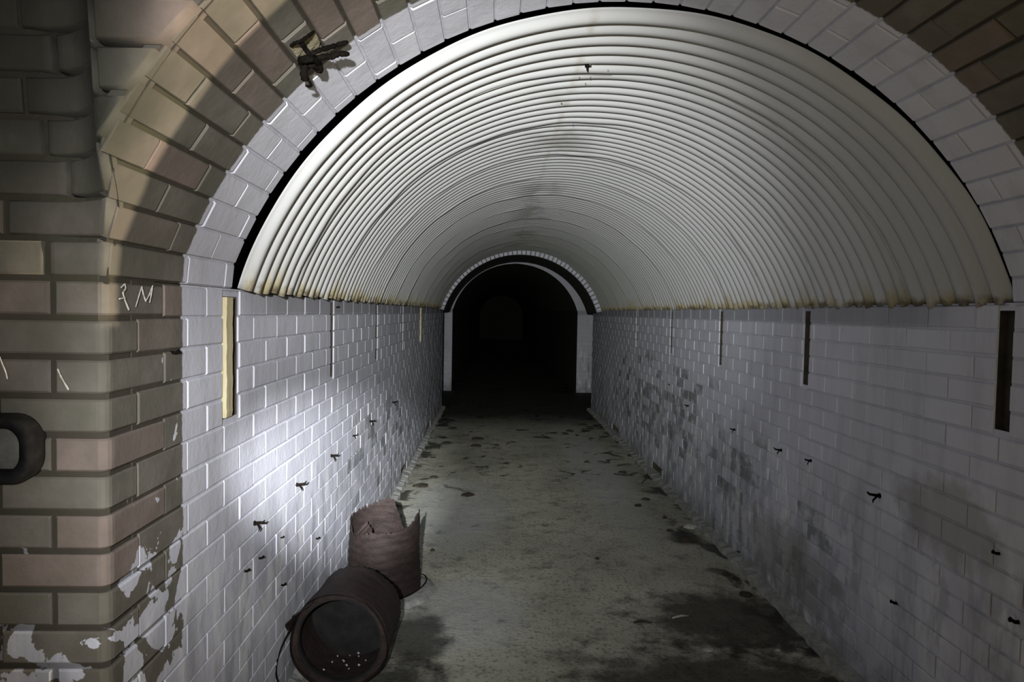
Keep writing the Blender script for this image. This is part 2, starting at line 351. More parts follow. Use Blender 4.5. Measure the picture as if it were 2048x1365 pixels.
def lay_wall(P, parent, mirror, y_first, y1, slots, limit=300):
    cells = []
    for k in range(20):
        zt = SPR - PITCH*k; zb = max(zt-PITCH, 0.0)
        if zt-zb < 0.02: continue
        off = 0.115 if k % 2 else 0.23
        u = YP + off
        while u < y1-0.02:
            a, b = max(u, y_first), min(u+LEN, y1); u += LEN
            if b-a < 0.03: continue
            segs = [(a, b)]
            for q in slots:
                if q[2] < (zt+zb)/2 < q[3]:
                    ns = []
                    for s in segs:
                        if q[1] <= s[0] or q[0] >= s[1]: ns.append(s); continue
                        if q[0]-s[0] > 0.025: ns.append((s[0], q[0]))
                        if s[1]-q[1] > 0.025: ns.append((q[1], s[1]))
                    segs = ns
            cells += [(s[0], s[1], zb, zt) for s in segs]
    cells.sort(key=lambda c: (not seen([P(c[0], c[2], 0), P(c[1], c[3], 0)]), c[0]))
    cache = {}; rest = MB()
    for i, (a, b, zb, zt) in enumerate(cells):
        dj = random.uniform(-0.0010, 0.0008)
        if i < limit:
            key = (round(b-a, 3), round(zt-zb, 3), random.choice((0, 1, 1, 2)) if (zt < 0.85 and not mirror) else random.choice((1, 2, 3, 3)))
            L2, h2 = (b-a)/2, (zt-zb)/2
            if key not in cache:
                f = lambda u, v, d: Vector((-d if mirror else d, u, v))
                Vv, Ff = brick_vf(f, -L2, L2, -h2, h2, (0.0009, 0.0017, 0.0023, 0.0029)[key[2]], (0.0009, 0.0016, 0.0023, 0.0030)[key[2]]+(0.0014 if mirror else 0), (0.0016, 0.0024, 0.003, 0.0036)[key[2]])
                cache[key] = mesh('brick', Vv, Ff, M_BRICK)
            o = obj('brick', cache[key], parent, P((a+b)/2, (zb+zt)/2, dj))
            o.rotation_euler = (random.uniform(-0.006, 0.006), 0, random.uniform(-0.006, 0.006))
        else:
            Vv, Ff = brick_vf(P, a, b, zb, zt, 0.0028, 0.0028, 0.003, d0=dj); rest.add(Vv, Ff)
    if rest.v: tag(rest.build('brick_field', M_BRICK, parent), kind='stuff')

wl = wall_backing('wall_left', Pl, YP+0.10, YE, SPR+0.002, SLOTS_L, -0.0045, 'painted white brick wall of the tunnel, brightly lit on the left')
lay_wall(Pl, wl, False, YP+0.115, YE, SLOTS_L)
wr = wall_backing('wall_right', Pr, 1.22, YE, SPR+0.002, SLOTS_R, -0.0060, 'painted grey-white brick wall of the tunnel on the right')
lay_wall(Pr, wr, True, 1.22, YE, SLOTS_R)

# ------------------------------------------------------------------ near pier and front wall (left of the arch)
RC = 0.020                                            # rounded arris
def arch_x(z):                                        # left intrados at height z
    if z <= SPR+0.04: return XL
    s = AR*AR - (z-AC[1])**2
    return max(XL, AC[0] - math.sqrt(max(s, 0.0)))
def sm(v, a, b):
    t = min(max((v-a)/(b-a), 0.0), 1.0); return t*t*(3-2*t)
def front_y(x, z):                                    # pier face swelling forward to the groin above the springing
    return YP - 0.165*sm(z, 1.46, 1.70)*min(max((x+0.83)/0.165, 0.0), 1.0)**2 - 0.10*max(0.0, z-1.72)
def Pp(u, v, d):                                      # u<0 front face, u>0 reveal; round corner
    q = RC*math.pi/4
    if u <= -q: x, y, nx, ny = XL - RC + (u+q), YP, 0, -1
    elif u >= q: x, y, nx, ny = XL, YP + RC + (u-q), 1, 0
    else:
        a = (u+q)/(2*q)*math.pi/2; nx, ny = math.sin(a), -math.cos(a)
        x, y = XL-RC + RC*nx, YP+RC + RC*ny
    return Vector((x+nx*d, y+ny*d, v))
def Pf(u, v, d): return Vector((u, front_y(u, v)-d, v))
wf = MB()
# mortar body behind the piers' faces
prof = [(-2.6, YP+0.007), (XL-0.02, YP+0.007), (XL-0.007, YP+0.02), (XL-0.007, YP+0.2)]
for (a, b) in zip(prof, prof[1:]): wf.quad((*a, -0.02), (*b, -0.02), (*b, SPR+0.06), (*a, SPR+0.06))
nz, nx = 34, 46
for i in range(nz):
    z0, z1 = SPR-0.01 + 0.95*i/nz, SPR-0.01 + 0.95*(i+1)/nz
    for j in range(nx):
        def pt(s, z):
            e = arch_x(z) if z < AC[1]+AR else AC[0]; x = -2.6 + (e+2.6)*(1-(1-s)**1.8); return (x, front_y(x, z)+0.008+0.03*sm(x, -0.86, -0.80)*sm(z, 1.47, 1.55), z)
        wf.quad(pt(j/nx, z0), pt((j+1)/nx, z0), pt((j+1)/nx, z1), pt(j/nx, z1))
# right pier, round the edge of the arch
YR = 1.235
wf.quad((XR, YR, -0.02), (4.3, YR, -0.02), (4.3, YR, SPR+0.05), (XR, YR, SPR+0.05))
wf.quad((XR, YR, -0.02), (XR, YR+0.05, -0.02), (XR, YR+0.05, SPR+0.05), (XR, YR, SPR+0.05))
for i in range(30):
    z0, z1 = SPR + 0.95*i/30, SPR + 0.95*(i+1)/30
    e = lambda z: AC[0] + math.sqrt(max(AR*AR-(z-AC[1])**2, 0)) if z < AC[1]+AR else AC[0]
    wf.quad((min(e(z0), XR), YR, z0), (4.3, YR, z0), (4.3, YR, z1), (min(e(z1), XR), YR, z1))
wfo = tag(wf.build('wall_front', M_MORTAR), 'bare brown brick pier and wall face in front of the tunnel arch', None, None, 'structure')
CUT = (-0.0157, -0.008, 0.0, 0.008, 0.0157)
front_rest = MB(); cnt = 0
for k in range(20):
    zt = SPR - PITCH*k; zb = max(zt-PITCH, 0.0)
    if zt-zb < 0.02: continue
    uf, ur = (-0.205, 0.115) if k % 2 else (-0.10, 0.23)
    dj = random.uniform(-0.002, 0.002)
    Vv, Ff = brick_vf(Pp, uf, ur, zb, zt, 0.0055, 0.006, 0.004, cuts=CUT, d0=dj)
    centred('brick', Vv, Ff, M_BRICK, wfo)
    u = uf
    while u > -1.5:
        a = u-0.222; dj = random.uniform(-0.003, 0.003)
        Vv, Ff = brick_vf(Pp, a, u, zb, zt, 0.0055, 0.006, 0.004, d0=dj)
        if seen([Pp(a, zb, 0), Pp(u, zt, 0), Pp(u, zb, 0)]): centred('brick', Vv, Ff, M_BRICK, wfo)
        else: front_rest.add(Vv, Ff)
        u = a
SEAM = -0.662
for k in range(12):                                   # above the springing: faces cut by the arch, jointed at the groin seam
    zb = SPR + PITCH*k; zt = zb+PITCH
    eb = arch_x(zb+0.006) + 0.001; et = arch_x(zt-0.006) + 0.001
    spans = []; ln = 0.20 if k % 2 else 0.115
    if eb > SEAM+0.03:
        u = eb
        while u > SEAM+0.001:
            a = max(u-(ln if u == eb else 0.222), SEAM)
            if a < SEAM+0.05: a = SEAM
            spans.append((a, u, et if u == eb else None)); u = a
        ln = 0.16 if k % 2 else 0.222
        spans.append((u-ln, u, None)); u -= ln
    else:
        spans.append((eb-ln, eb, et)); u = eb-ln
    while u > -2.2: spans.append((u-0.222, u, None)); u -= 0.222
    for a, u, ut in spans:
        dj = random.uniform(-0.003, 0.003); cuts = [-0.84+0.012*i for i in range(16)]
        Vv, Ff = brick_vf(Pf, a, u, zb, zt, 0.0055, 0.006, 0.004, cuts=cuts, u1t=ut, d0=dj, back=0.06)
        if seen([Pf(a, zb, 0), Pf(u, zt, 0), Pf(u, zb, 0)]):
            o = centred('brick', Vv, Ff, M_BRICK, wfo)
            if a < -0.66 < u+0.2: o.data.polygons.foreach_set('use_smooth', [True]*len(o.data.polygons))
        else: front_rest.add(Vv, Ff)
# right pier bricks, out of the picture
for k in range(32):
    zb = PITCH*k + (SPR-PITCH*19); zt = zb+PITCH
    yy = YR-0.002
    e0 = XR if zt < SPR+0.05 else (min(XR, AC[0] + math.sqrt(max(AR*AR-(zb+0.04-AC[1])**2, 0))) if zb+0.04 < AC[1]+AR else AC[0])
    u = e0 + 0.01; ln = 0.20 if k % 2 else 0.11
    while u < 4.2:
        Vv, Ff = brick_vf(lambda a, b, d: Vector((a, yy-d, b)), u, u+ln, zb, zt, 0.0055, 0.006, 0.004); front_rest.add(Vv, Ff); u += ln; ln = 0.222
tag(front_rest.build('brick_field', M_BRICK, wfo), kind='stuff')

# ------------------------------------------------------------------ entrance arch (soffit of voussoirs)
A0, A1, NC = 162.35, 17.65, 40
DA = (A0-A1)/NC
def Ps(u, v, d):
    a = math.radians(v); x = AC[0] + (AR-d)*math.cos(a); z = AC[1] + (AR-d)*math.sin(a)
    x = min(max(x, XL+d), XR-d)
    return Vector((x, u, z))
def arris_y(a):
    p = Ps(0, a, 0)
    return front_y(p.x, p.z) if a > 90 and p.z < 1.70 else (1.165 if p.x < 0.35 else YR)
def Psf(u, v, d):
    p = Ps(u, v, d)
    if v > 90: p.y = max(p.y, front_y(p.x, p.z)+0.006)
    return p
mb = MB()
for i in range(80):
    a, b = A0+(A1-A0)*i/80, A0+(A1-A0)*(i+1)/80
    ya, yb = arris_y(a)+0.01, arris_y(b)+0.01; d = -0.0065
    ea, eb = YV0-0.012+skew(Ps(0, a, 0).x), YV0-0.012+skew(Ps(0, b, 0).x)
    mb.quad(Psf(ya, a, d), Psf(yb, b, d), Ps(eb, b, d), Ps(ea, a, d))
    mb.quad(Ps(ea, a, d), Ps(eb, b, d), Ps(eb, b, -0.25), Ps(ea, a, -0.25))
    mb.quad(Ps(1.42, a, -0.25), Ps(1.42, b, -0.25), Ps(eb, b, -0.25), Ps(ea, a, -0.25))
arch = tag(mb.build('trim_1', M_MORTAR), 'brick arch over the tunnel mouth, bare in front and painted white behind', None, None, 'structure')
for i in range(NC):
    a = A0 - DA*i; b = a-DA
    am = (a+b)/2; y0 = (arris_y(a)+arris_y(b))/2 + (0.014 if am > 90 else 0.03); xm = Ps(0, am, 0).x; y1 = YV0-0.012+skew(xm)
    u = 1.45 - 0.23*2 + (0.115 if i % 2 else 0.0); js = [y0]
    while u < y1-0.04:
        if u > y0+0.13: js.append(u)
        u += 0.23
    js.append(y1)
    for s, e in zip(js, js[1:]):
        dj = random.uniform(-0.0025, 0.0015) if s < 1.5 else random.uniform(-0.001, 0.001)
        g = math.degrees((0.0045 if s < 1.5 else 0.0026)/AR); c = math.degrees(0.003/AR)
        Vv, Ff = brick_vf(lambda uu, vv, d: Psf(uu, vv, d), s, e, b, a, (0.004 if s < 1.5 else 0.0024) if s > y0 else 0.001, g, 0.0035, d0=dj, chv=c, back=0.03)
        centred('brick', Vv, Ff, M_BRICK, arch)

# ------------------------------------------------------------------ corrugated iron lining
ceil_mb = MB()                                        # masonry shell above the lining
for i in range(60):
    a, b = math.radians(165-150*i/60), math.radians(165-150*(i+1)/60); q = lambda an, y: (0.35+1.3*math.cos(an), y, 1.11+1.3*math.sin(an))
    ceil_mb.quad(q(a, 1.9), q(b, 1.9), q(b, YV1+0.2), q(a, YV1+0.2))
for x in ((-1.0, XL-0.0), (XR+0.0, 1.7)): ceil_mb.quad((x[0], 1.9, SPR-0.004), (x[1], 1.9, SPR-0.004), (x[1], YV1+0.2, SPR-0.004), (x[0], YV1+0.2, SPR-0.004))
ceiling = tag(ceil_mb.build('ceiling', M_DARKBRICK), 'barrel vault of white painted corrugated iron sheets', None, None, 'structure')
SP = 0.0762; AMP = 0.0135
th0 = math.degrees(math.asin((SPR+0.002-IC[1])/IR))
def sheet(y0, y1, seed, first=False):
    rnd = random.Random(seed); ph = [rnd.uniform(0, 6.28) for _ in range(6)]
    nu = int(round((y1-y0)/SP*12)); na = 110; V = []; Fc = []
    for j in range(nu+1):
        y = y0 + (y1-y0)*j/nu; t = j/nu
        for i in range(na+1):
            a = math.radians((180-th0) + (2*th0-180)*i/na)
            wob = 0.0035*math.sin(7*a+ph[0]) + 0.003*math.sin(13*a+ph[1]) + 0.0018*math.sin(29*a+ph[2])
            drop = 0.003 + 0.004*t + max(0.0, wob+0.003)*t**6
            r = IR - AMP + 2*AMP*(0.5+0.5*math.cos(2*math.pi*(y-YV0)/SP))**1.6 - drop + 0.0025*math.sin(3*a+ph[3])
            x = IC[0] + r*math.cos(a); z = IC[1] + r*math.sin(a)
            yy = y + skew(x) + (0.006*math.sin(9*a+ph[4]) + 0.004*math.sin(23*a+ph[5]))*(t**8 if not first else t**8 + 0.5*(1-t)**8)
            foot = 0.006*max(0, math.sin(y*31)+0.4)*(1 if i in (0, na) else 0)
            V.append((x, yy, z-foot))
    for j in range(nu):
        for i in range(na):
            k = j*(na+1)+i; Fc.append([k, k+1, k+na+2, k+na+1])
    return mesh('corrugated_sheet', V, Fc, M_IRON, True)
edges = [YV0, 2.40]
while edges[-1] < YV1-0.3: edges.append(edges[-1]+SP*8)
edges[-1] = YV1
for i, (a, b) in enumerate(zip(edges, edges[1:])):
    o = obj('corrugated_sheet', sheet(a-(0.03 if i else 0), b+0.012, 40+i, i == 0), ceiling)
    so = o.modifiers.new('thickness', 'SOLIDIFY'); so.thickness = 0.0015; so.offset = 1.0

# ------------------------------------------------------------------ far ring, cross passage and next tunnel
ring = MB(); RO, RI = 1.150, 1.068
def Pq(r, a, y): return Vector((0.352 + r*math.cos(a), y, 1.11 + r*math.sin(a)))
n = 60; s0 = math.asin((SPR-0.03-1.11)/1.10)
for i in range(n):
    a, b = math.pi-s0 + (2*s0-math.pi)*i/n, math.pi-s0 + (2*s0-math.pi)*(i+1)/n
    ring.quad(Pq(RI+0.004, a, YV1+0.01), Pq(RI+0.004, b, YV1+0.01), Pq(RI+0.004, b, YE+0.25), Pq(RI+0.004, a, YE+0.25))
    ring.quad(Pq(RI+0.004, a, YV1+0.01), Pq(RI+0.004, b, YV1+0.01), Pq(1.32, b, YV1+0.01), Pq(1.32, a, YV1+0.01))
    ring.quad(Pq(RI+0.004, a, YE+0.25), Pq(RI+0.004, b, YE+0.25), Pq(2.2, b, YE+0.25), Pq(2.2, a, YE+0.25))
rg = tag(ring.build('trim_2', M_DARKBRICK), 'brick ring closing the far end of the iron vault', None, None, 'structure')
nv = 46
for i in range(nv):
    a, b = math.pi-s0 + (2*s0-math.pi)*i/nv, math.pi-s0 + (2*s0-math.pi)*(i+1)/nv
    f = lambda r, an, d: Pq(r, an, YV1-d)
    Vv, Ff = brick_vf(f, RI, RO, b, a, 0.002, 0.004, 0.005, d0=0.02+random.uniform(-0.004, 0.004), chv=0.006, back=0.06)
    centred('brick', Vv, Ff, M_BRICK, rg)
# next tunnel: face with its arched opening
NCX, NR, NXL, NXR = 0.373, 1.15, -0.735, 1.481
face = MB(); NZ = 2.27-NR
def fe(z): return math.sqrt(max(NR*NR-(z-NZ)**2, 0))
for i in range(240):
    z0, z1 = 3.0*i/240, 3.0*(i+1)/240
    def ed(z, s):
        if z < 1.44: return NXL if s < 0 else NXR
        if z > NZ+NR: return NCX
        return max(NCX-fe(z), NXL) if s < 0 else min(NCX+fe(z), NXR)
    face.quad((-3.2, YN, z0), (ed(z0, -1), YN, z0), (ed(z1, -1), YN, z1), (-3.2, YN, z1))
    face.quad((ed(z0, 1), YN, z0), (4.4, YN, z0), (4.4, YN, z1), (ed(z1, 1), YN, z1))
fo = tag(face.build('wall_back', M_MORTAR), 'painted brick face around the next arched opening beyond the cross passage', None, None, 'structure')
rest = MB(); cnt = 0
for k in range(19):
    zb = 0.076*k; zt = zb+0.076
    for s in (-1, 1):
        e = ed((zb+zt)/2, s); ln = 0.11 if k % 2 else 0.215; u = e
        for q in range(5):
            a, b = (u-ln, u) if s < 0 else (u, u+ln); u = a if s < 0 else b; ln = 0.222
            Vv, Ff = brick_vf(lambda uu, vv, d: Vector((uu, YN-d, vv)), a, b, zb, zt, 0.005, 0.005, 0.003, d0=0.006+random.uniform(-.002, .002))
            if q < 2 and zb < 1.5: centred('brick', Vv, Ff, M_BRICK, fo)
            else: rest.add(Vv, Ff)
tag(rest.build('brick_field', M_BRICK, fo), kind='stuff')
nt = MB()
YZ = 36.0
for x in (NXL, NXR): nt.quad((x, YN, -0.02), (x, YZ, -0.02), (x, YZ, 1.46), (x, YN, 1.46))
nt.quad((NXL-0.2, YZ, 0), (NXR+0.2, YZ, 0), (NXR+0.2, YZ, 2.5), (NXL-0.2, YZ, 2.5))
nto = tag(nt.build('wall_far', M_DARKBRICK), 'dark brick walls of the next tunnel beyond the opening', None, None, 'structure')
V = []; Fc = []; na = 40; ny = 480
for j in range(ny+1):
    y = YN+0.02 + (YZ-YN)*j/ny
    for i in range(na+1):
        a = math.radians(163-146*i/na); r = NR+0.004+0.009*math.cos(j*math.pi/2*1.0)
        V.append((NCX+r*math.cos(a), y, NZ+r*math.sin(a)))
for j in range(ny):
    for i in range(na): k = j*(na+1)+i; Fc.append([k, k+1, k+na+2, k+na+1])
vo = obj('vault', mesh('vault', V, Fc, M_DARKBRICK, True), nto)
# enclosing walls and roofs of the two cross passages
enc = MB()
for x in (-3.2, 4.4):
    enc.quad((x, YE+0.25, 0), (x, YN, 0), (x, YN, 3.0), (x, YE+0.25, 3.0))
enc.quad((-3.2, YE+0.25, 2.9), (4.4, YE+0.25, 2.9), (4.4, YN, 2.9), (-3.2, YN, 2.9))
for x0, x1 in ((-3.2, XL-0.0), (XR+0.0, 4.4)): enc.quad((x0, YE+0.005, 0), (x1, YE+0.005, 0), (x1, YE+0.005, 3.0), (x0, YE+0.005, 3.0))
tag(enc.build('wall_cross_passage', M_DARKBRICK), 'dark walls of the cross passage at the far end of the tunnel', None, None, 'structure')
enc = MB()
enc.quad((-3.2, -1.4, 0), (5.2, -1.4, 0), (5.2, -1.4, 2.6), (-3.2, -1.4, 2.6))
enc.quad((-3.2, -1.4, 0), (-3.2, 1.4, 0), (-3.2, 1.4, 2.6), (-3.2, -1.4, 2.6)); enc.quad((5.2, -1.4, 0), (5.2, 1.4, 0), (5.2, 1.4, 2.6), (5.2, -1.4, 2.6))
enc.quad((-3.2, -1.4, 2.5), (5.2, -1.4, 2.5), (5.2, 1.4, 2.5), (-3.2, 1.4, 2.5))
tag(enc.build('wall_rear', M_DARKBRICK), 'dark walls and roof of the cross passage around the viewpoint', None, None, 'structure')

# ------------------------------------------------------------------ timber battens left in the slots
def batten(y, x_out, w, z0, z1, label):
    rnd = random.Random(int(y*100)); V = []; n = 22; d0 = -0.028
    for i in range(n+1):
        t = i/n; z = z0 + (z1-z0)*t
        g = 0.0004*math.sin(i*2.1)+0.0006*math.sin(i*0.9+y)
        bow = 0.004*math.sin(math.pi*t)
        tip = 0.003*max(0, 1-i/1.2)
        ya, yb = y - w/2 + g - bow*0.4, y + w/2 - 0.3*g - bow*0.4
        xo = XL + x_out + g - tip
        c = 0.008
        V += [(XL+d0, ya, z), (xo-c, ya, z), (xo, ya+c, z), (xo, yb-c, z), (xo-c, yb, z), (XL+d0, yb, z)]
    Fc = [[i*6+k, i*6+(k+1) % 6, i*6+6+(k+1) % 6, i*6+6+k] for i in range(n) for k in range(6)] + [list(range(6)), [n*6+k for k in range(6)]]
    c = Vector((XL, y, z0)); o = obj('timber_batten', mesh('timber_batten', [Vector(v)-c for v in V], Fc, M_WOOD), None, c)
    tag(o, label, 'batten', 'timber battens on the left wall'); return o
batten(1.934, 0.006, 0.060, 1.104, 1.438, 'pale yellow timber batten upright in the left wall nearest the tunnel mouth')
batten(6.94, 0.012, 0.050, 1.104, 1.438, 'small pale timber batten deep along the left wall near the far arch')

# ------------------------------------------------------------------ rusted drums
def rim_profile(keys):
    ks = sorted(keys)
    def f(a):
        a %= 360
        for (a0, h0), (a1, h1) in zip(ks, ks[1:]+[(ks[0][0]+360, ks[0][1])]):
            aa = a if a >= ks[0][0] else a+360
            if a0 <= aa <= a1: return h0 + (h1-h0)*((aa-a0)/(a1-a0) if a1 > a0 else 0)
        return ks[0][1]
    return f
def drum_shell(R, prof, wall=0.004, nrow=16, n=180, seed=1, ripple=0.0022):
    rnd = random.Random(seed); jit = [rnd.uniform(-1, 1) for _ in range(n)]
    V = []; Fc = []
    def rad(a, t, z):
        return R*(1.02 - 0.05*t) + ripple*math.sin(z*165+2*math.sin(math.radians(a)*2)) + 0.002*math.sin(math.radians(a)*5+z*20) + 0.003*math.sin(math.radians(a)*3+1)
    for side in (0, 1):
        for j in range(nrow+1):
            t = j/nrow
            for i in range(n):
                a = 360*i/n; top = prof(a) + 0.012*jit[i]*(1 if i % 2 else 0.3); z = top*t
                r = rad(a, t, z) - side*wall; V.append((r*math.cos(math.radians(a)), r*math.sin(math.radians(a)), z))
    m = n*(nrow+1)
    for s in (0, 1):
        for j in range(nrow):
            for i in range(n):
                q = [s*m+j*n+i, s*m+j*n+(i+1) % n, s*m+(j+1)*n+(i+1) % n, s*m+(j+1)*n+i]; Fc.append(q if s == 0 else q[::-1])
    for i in range(n): Fc.append([nrow*n+i, nrow*n+(i+1) % n, m+nrow*n+(i+1) % n, m+nrow*n+i])
    return V, Fc
def disc(R, z, n=64, r_in=0.0, thick=0.004):
    V = []; Fc = []
    for zz in (z, z+thick):
        V += [(R*math.cos(2*math.pi*i/n), R*math.sin(2*math.pi*i/n), zz) for i in range(n)] + [(r_in*math.cos(2*math.pi*i/n), r_in*math.sin(2*math.pi*i/n), zz) for i in range(n)]
    for i in range(n):
        j = (i+1) % n
        Fc += [[i, j, n+j, n+i], [2*n+i, 3*n+i, 3*n+j, 2*n+j], [i, 2*n+i, 2*n+j, j], [n+i, n+j, 3*n+j, 3*n+i]]
    return V, Fc
# standing drum with the torn top
SD = Vector((-0.533, 3.43, 0.0))
st = empty('rusted_drum', SD, 'torn rusty drum standing upright against the left wall', 'drum', 'rusted drums on the tunnel floor')
prof = rim_profile([(0, 0.385), (4, 0.400), (9, 0.36), (16, 0.27), (40, 0.235), (62, 0.25), (74, 0.345), (82, 0.405), (92, 0.412), (100, 0.395), (118, 0.385), (135, 0.372),
                    (150, 0.365), (168, 0.350), (181, 0.372), (188, 0.350), (205, 0.322), (222, 0.298), (238, 0.312), (252, 0.330), (275, 0.333), (300, 0.330), (318, 0.338), (332, 0.352), (342, 0.368), (350, 0.395), (355, 0.378)])
V, Fc = drum_shell(0.176, prof, nrow=30, seed=3); st_body = obj('body', mesh('body', V, Fc, M_RUST, True), st)
V, Fc = disc(0.17, 0.006); obj('bottom', mesh('bottom', V, Fc, M_RUSTDARK), st)
# curled flap inside the tear
fl = MB(); pv = []
for i in range(9):
    t = i/8; fl_a = math.radians(205+38*t); 
    pv.append((Vector((0.165*math.cos(fl_a), 0.165*math.sin(fl_a), 0.29)), Vector((0.10*math.cos(fl_a), 0.10*math.sin(fl_a)+0.02, 0.345-0.05*abs(t-0.35)+0.008*(i % 2)))))
for a, b in zip(pv, pv[1:]): fl.quad(a[0], b[0], b[1], a[1])
f = fl.build('torn_flap', M_RUST, st_body); f.modifiers.new('thickness', 'SOLIDIFY').thickness = 0.003
hp = [(0.182*math.cos(a)+0.035*max(0, math.sin((a+1.75)*1.05)), 0.182*math.sin(a)-0.02*max(0, math.sin((a+1.75)*1.05)), 0.03+0.02*math.cos(a*2)) for a in [-1.7+2.6*i/30 for i in range(31)]]
hm = MB(); hm.tube(hp, 0.0026, 6); hm.build('wire_hoop', M_IRONWIRE, st, smooth=True)
# pale crust of lime it stands on
V = []; Fc = []; n = 72
for r, z in ((0.232, -0.004), (0.222, 0.012), (0.190, 0.013), (0.0, 0.013)):
    for i in range(n):
        a = 2*math.pi*i/n; k = r*(1+0.025*math.sin(5*a)+0.02*math.sin(11*a+1)); V.append((k*math.cos(a), k*math.sin(a), z))
for j in range(3):
    for i in range(n): Fc.append([j*n+i, j*n+(i+1) % n, (j+1)*n+(i+1) % n, (j+1)*n+i])
pad = obj('lime_pad', mesh('lime_pad', V, Fc, M_PAD, True), None, SD + Vector((0.026, 0.0, 0.0)))
tag(pad, 'pale round crust of lime under the upright rusty drum', 'pad')
st.location.z = 0.0145
# lying drum, mouth to the viewer
LD = Vector((-0.553, 2.50, 0.183))
ly = empty('rusted_drum', LD, 'rusty drum lying on its side, open end facing forward', 'drum', 'rusted drums on the tunnel floor')
ly.rotation_euler = (math.radians(-90), 0, math.radians(-2.5))
# local z runs along the drum, into the picture; local y points down
prof2 = rim_profile([(0, 0.31), (20, 0.305), (40, 0.30), (120, 0.30), (200, 0.30), (250, 0.305), (285, 0.31), (310, 0.30), (330, 0.315), (345, 0.325)])
V, Fc = drum_shell(0.178, prof2, nrow=22, seed=9, ripple=0.0008); 
ly_body = obj('body', mesh('body', V, Fc, M_RUST, True), ly)
V, Fc = disc(0.181, 0.0, 96, 0.158, 0.005); V = [(x, y, z+0.004*math.sin(4*math.atan2(y, x))+0.018) for x, y, z in V]; mr_ = obj('mouth_ring', mesh('mouth_ring', V, Fc, M_RUST), ly)
V, Fc = disc(0.160, 0.02, 96, 0.152, 0.02); obj('inner_lip', mesh('inner_lip', V, Fc, M_RUSTDARK, False), mr_)
V, Fc = disc(0.17, 0.24); obj('bottom', mesh('bottom', V, Fc, M_RUSTDARK), ly)
sh = MB(); pv = []
for i in range(10):
    t = i/9; a = math.radians(196+44*t); r1 = 0.18+0.018*math.sin(math.pi*min(1, t*1.3+0.2))*(1 if i % 3 else 0.6)
    pv.append((Vector((0.178*math.cos(a), 0.178*math.sin(a), 0.03)), Vector((r1*math.cos(a), r1*math.sin(a), -0.02-0.012*((i*7) % 3)))))
for a, b in zip(pv, pv[1:]): sh.quad(a[0], b[0], b[1], a[1])
o = sh.build('torn_flange', M_RUST, ly_body); o.modifiers.new('thickness', 'SOLIDIFY').thickness = 0.003
hp = []
for i in range(29):
    t = i/28; a = math.radians(205 - 95*t); bulge = math.sin(math.pi*t)
    hp.append((0.178*math.cos(a) - 0.004*bulge, 0.178*math.sin(a), 0.02 - 0.17*bulge**0.8))
hm = MB(); hm.tube(hp, 0.003, 6); hm.build('wire_handle', M_IRONWIRE, ly, smooth=True)
gm = MB()
for i in range(12):
    a = random.uniform(0.5, 2.4); r = random.uniform(0.04, 0.13); p = Vector((r*math.cos(a), 0.128+random.uniform(0, .01), random.uniform(0.05, 0.2))); s = random.uniform(0.003, 0.007)
    gm.add([p+Vector((s, 0, 0)), p+Vector((-s, 0, s*.4)), p+Vector((0, 0, s)), p+Vector((0, 0, -s)), p+Vector((0, -s*.8, 0)), p+Vector((0, s, 0))],
           [[0, 2, 4], [2, 1, 4], [1, 3, 4], [3, 0, 4], [2, 0, 5], [1, 2, 5], [3, 1, 5], [0, 3, 5]])
o = gm.build('grit', M_STONE, ly); o['kind'] = 'stuff'

# ------------------------------------------------------------------ tangle of dead wire on the arch
def soffit_pt(px, py, off=0.0):
    d = ray(px, py); ox, oz = -AC[0], H-AC[1]; rr = AR-off
    a = d.x*d.x + d.z*d.z; b = 2*(ox*d.x+oz*d.z); c = ox*ox+oz*oz-rr*rr
    t = (-b+math.sqrt(b*b-4*a*c))/(2*a); return Vector((0, 0, H)) + d*t
WC = soffit_pt(628, 118, 0.0)
we = empty('wire_tangle', WC, 'black tangle of old wire clinging to the brick arch', 'wire')
def strand(pts, rad, name='strand'):
    m = MB(); P3 = []
    P0 = [soffit_pt(px, py, of) - WC for px, py, of in pts]
    for a, b in zip(P0, P0[1:]):
        for k in range(4): P3.append(a.lerp(b, k/4))
    P3.append(P0[-1])
    for i in range(2): P3 = [P3[0]] + [(P3[k-1]+P3[k]*2+P3[k+1])/4 for k in range(1, len(P3)-1)] + [P3[-1]]
    n = len(P3); m.tube(P3, [rad*(0.75+0.5*abs(math.sin(i*1.3)))*(1 if 0 < i < n-1 else 0.6) for i in range(n)], 7)
    m.build(name, M_IRONWIRE, we, smooth=True)
strand([(581, 93, .004), (590, 86, .012), (600, 83, .02), (614, 74, .015), (628, 63, .006)], 0.0035)
strand([(602, 84, .018), (610, 97, .02), (620, 110, .03), (630, 118, .03)], 0.005)
strand([(622, 108, .03), (640, 100, .03), (655, 96, .03), (672, 91, .02), (695, 84, .02)], 0.005)
strand([(632, 118, .03), (650, 113, .035), (664, 114, .04), (678, 107, .04), (697, 108, .045)], 0.006)
strand([(600, 122, .01), (612, 118, .03), (626, 116, .03), (636, 124, .03), (641, 143, .035)], 0.008, 'clump')
strand([(598, 122, .01), (610, 130, .02), (607, 146, .03), (611, 160, .035)], 0.008, 'clump')
strand([(612, 132, .02), (626, 128, .03), (634, 136, .03), (640, 145, .04)], 0.007, 'clump')
strand([(608, 158, .035), (617, 160, .04), (623, 170, .045), (622, 173, .045), (612, 172, .045)], 0.003)
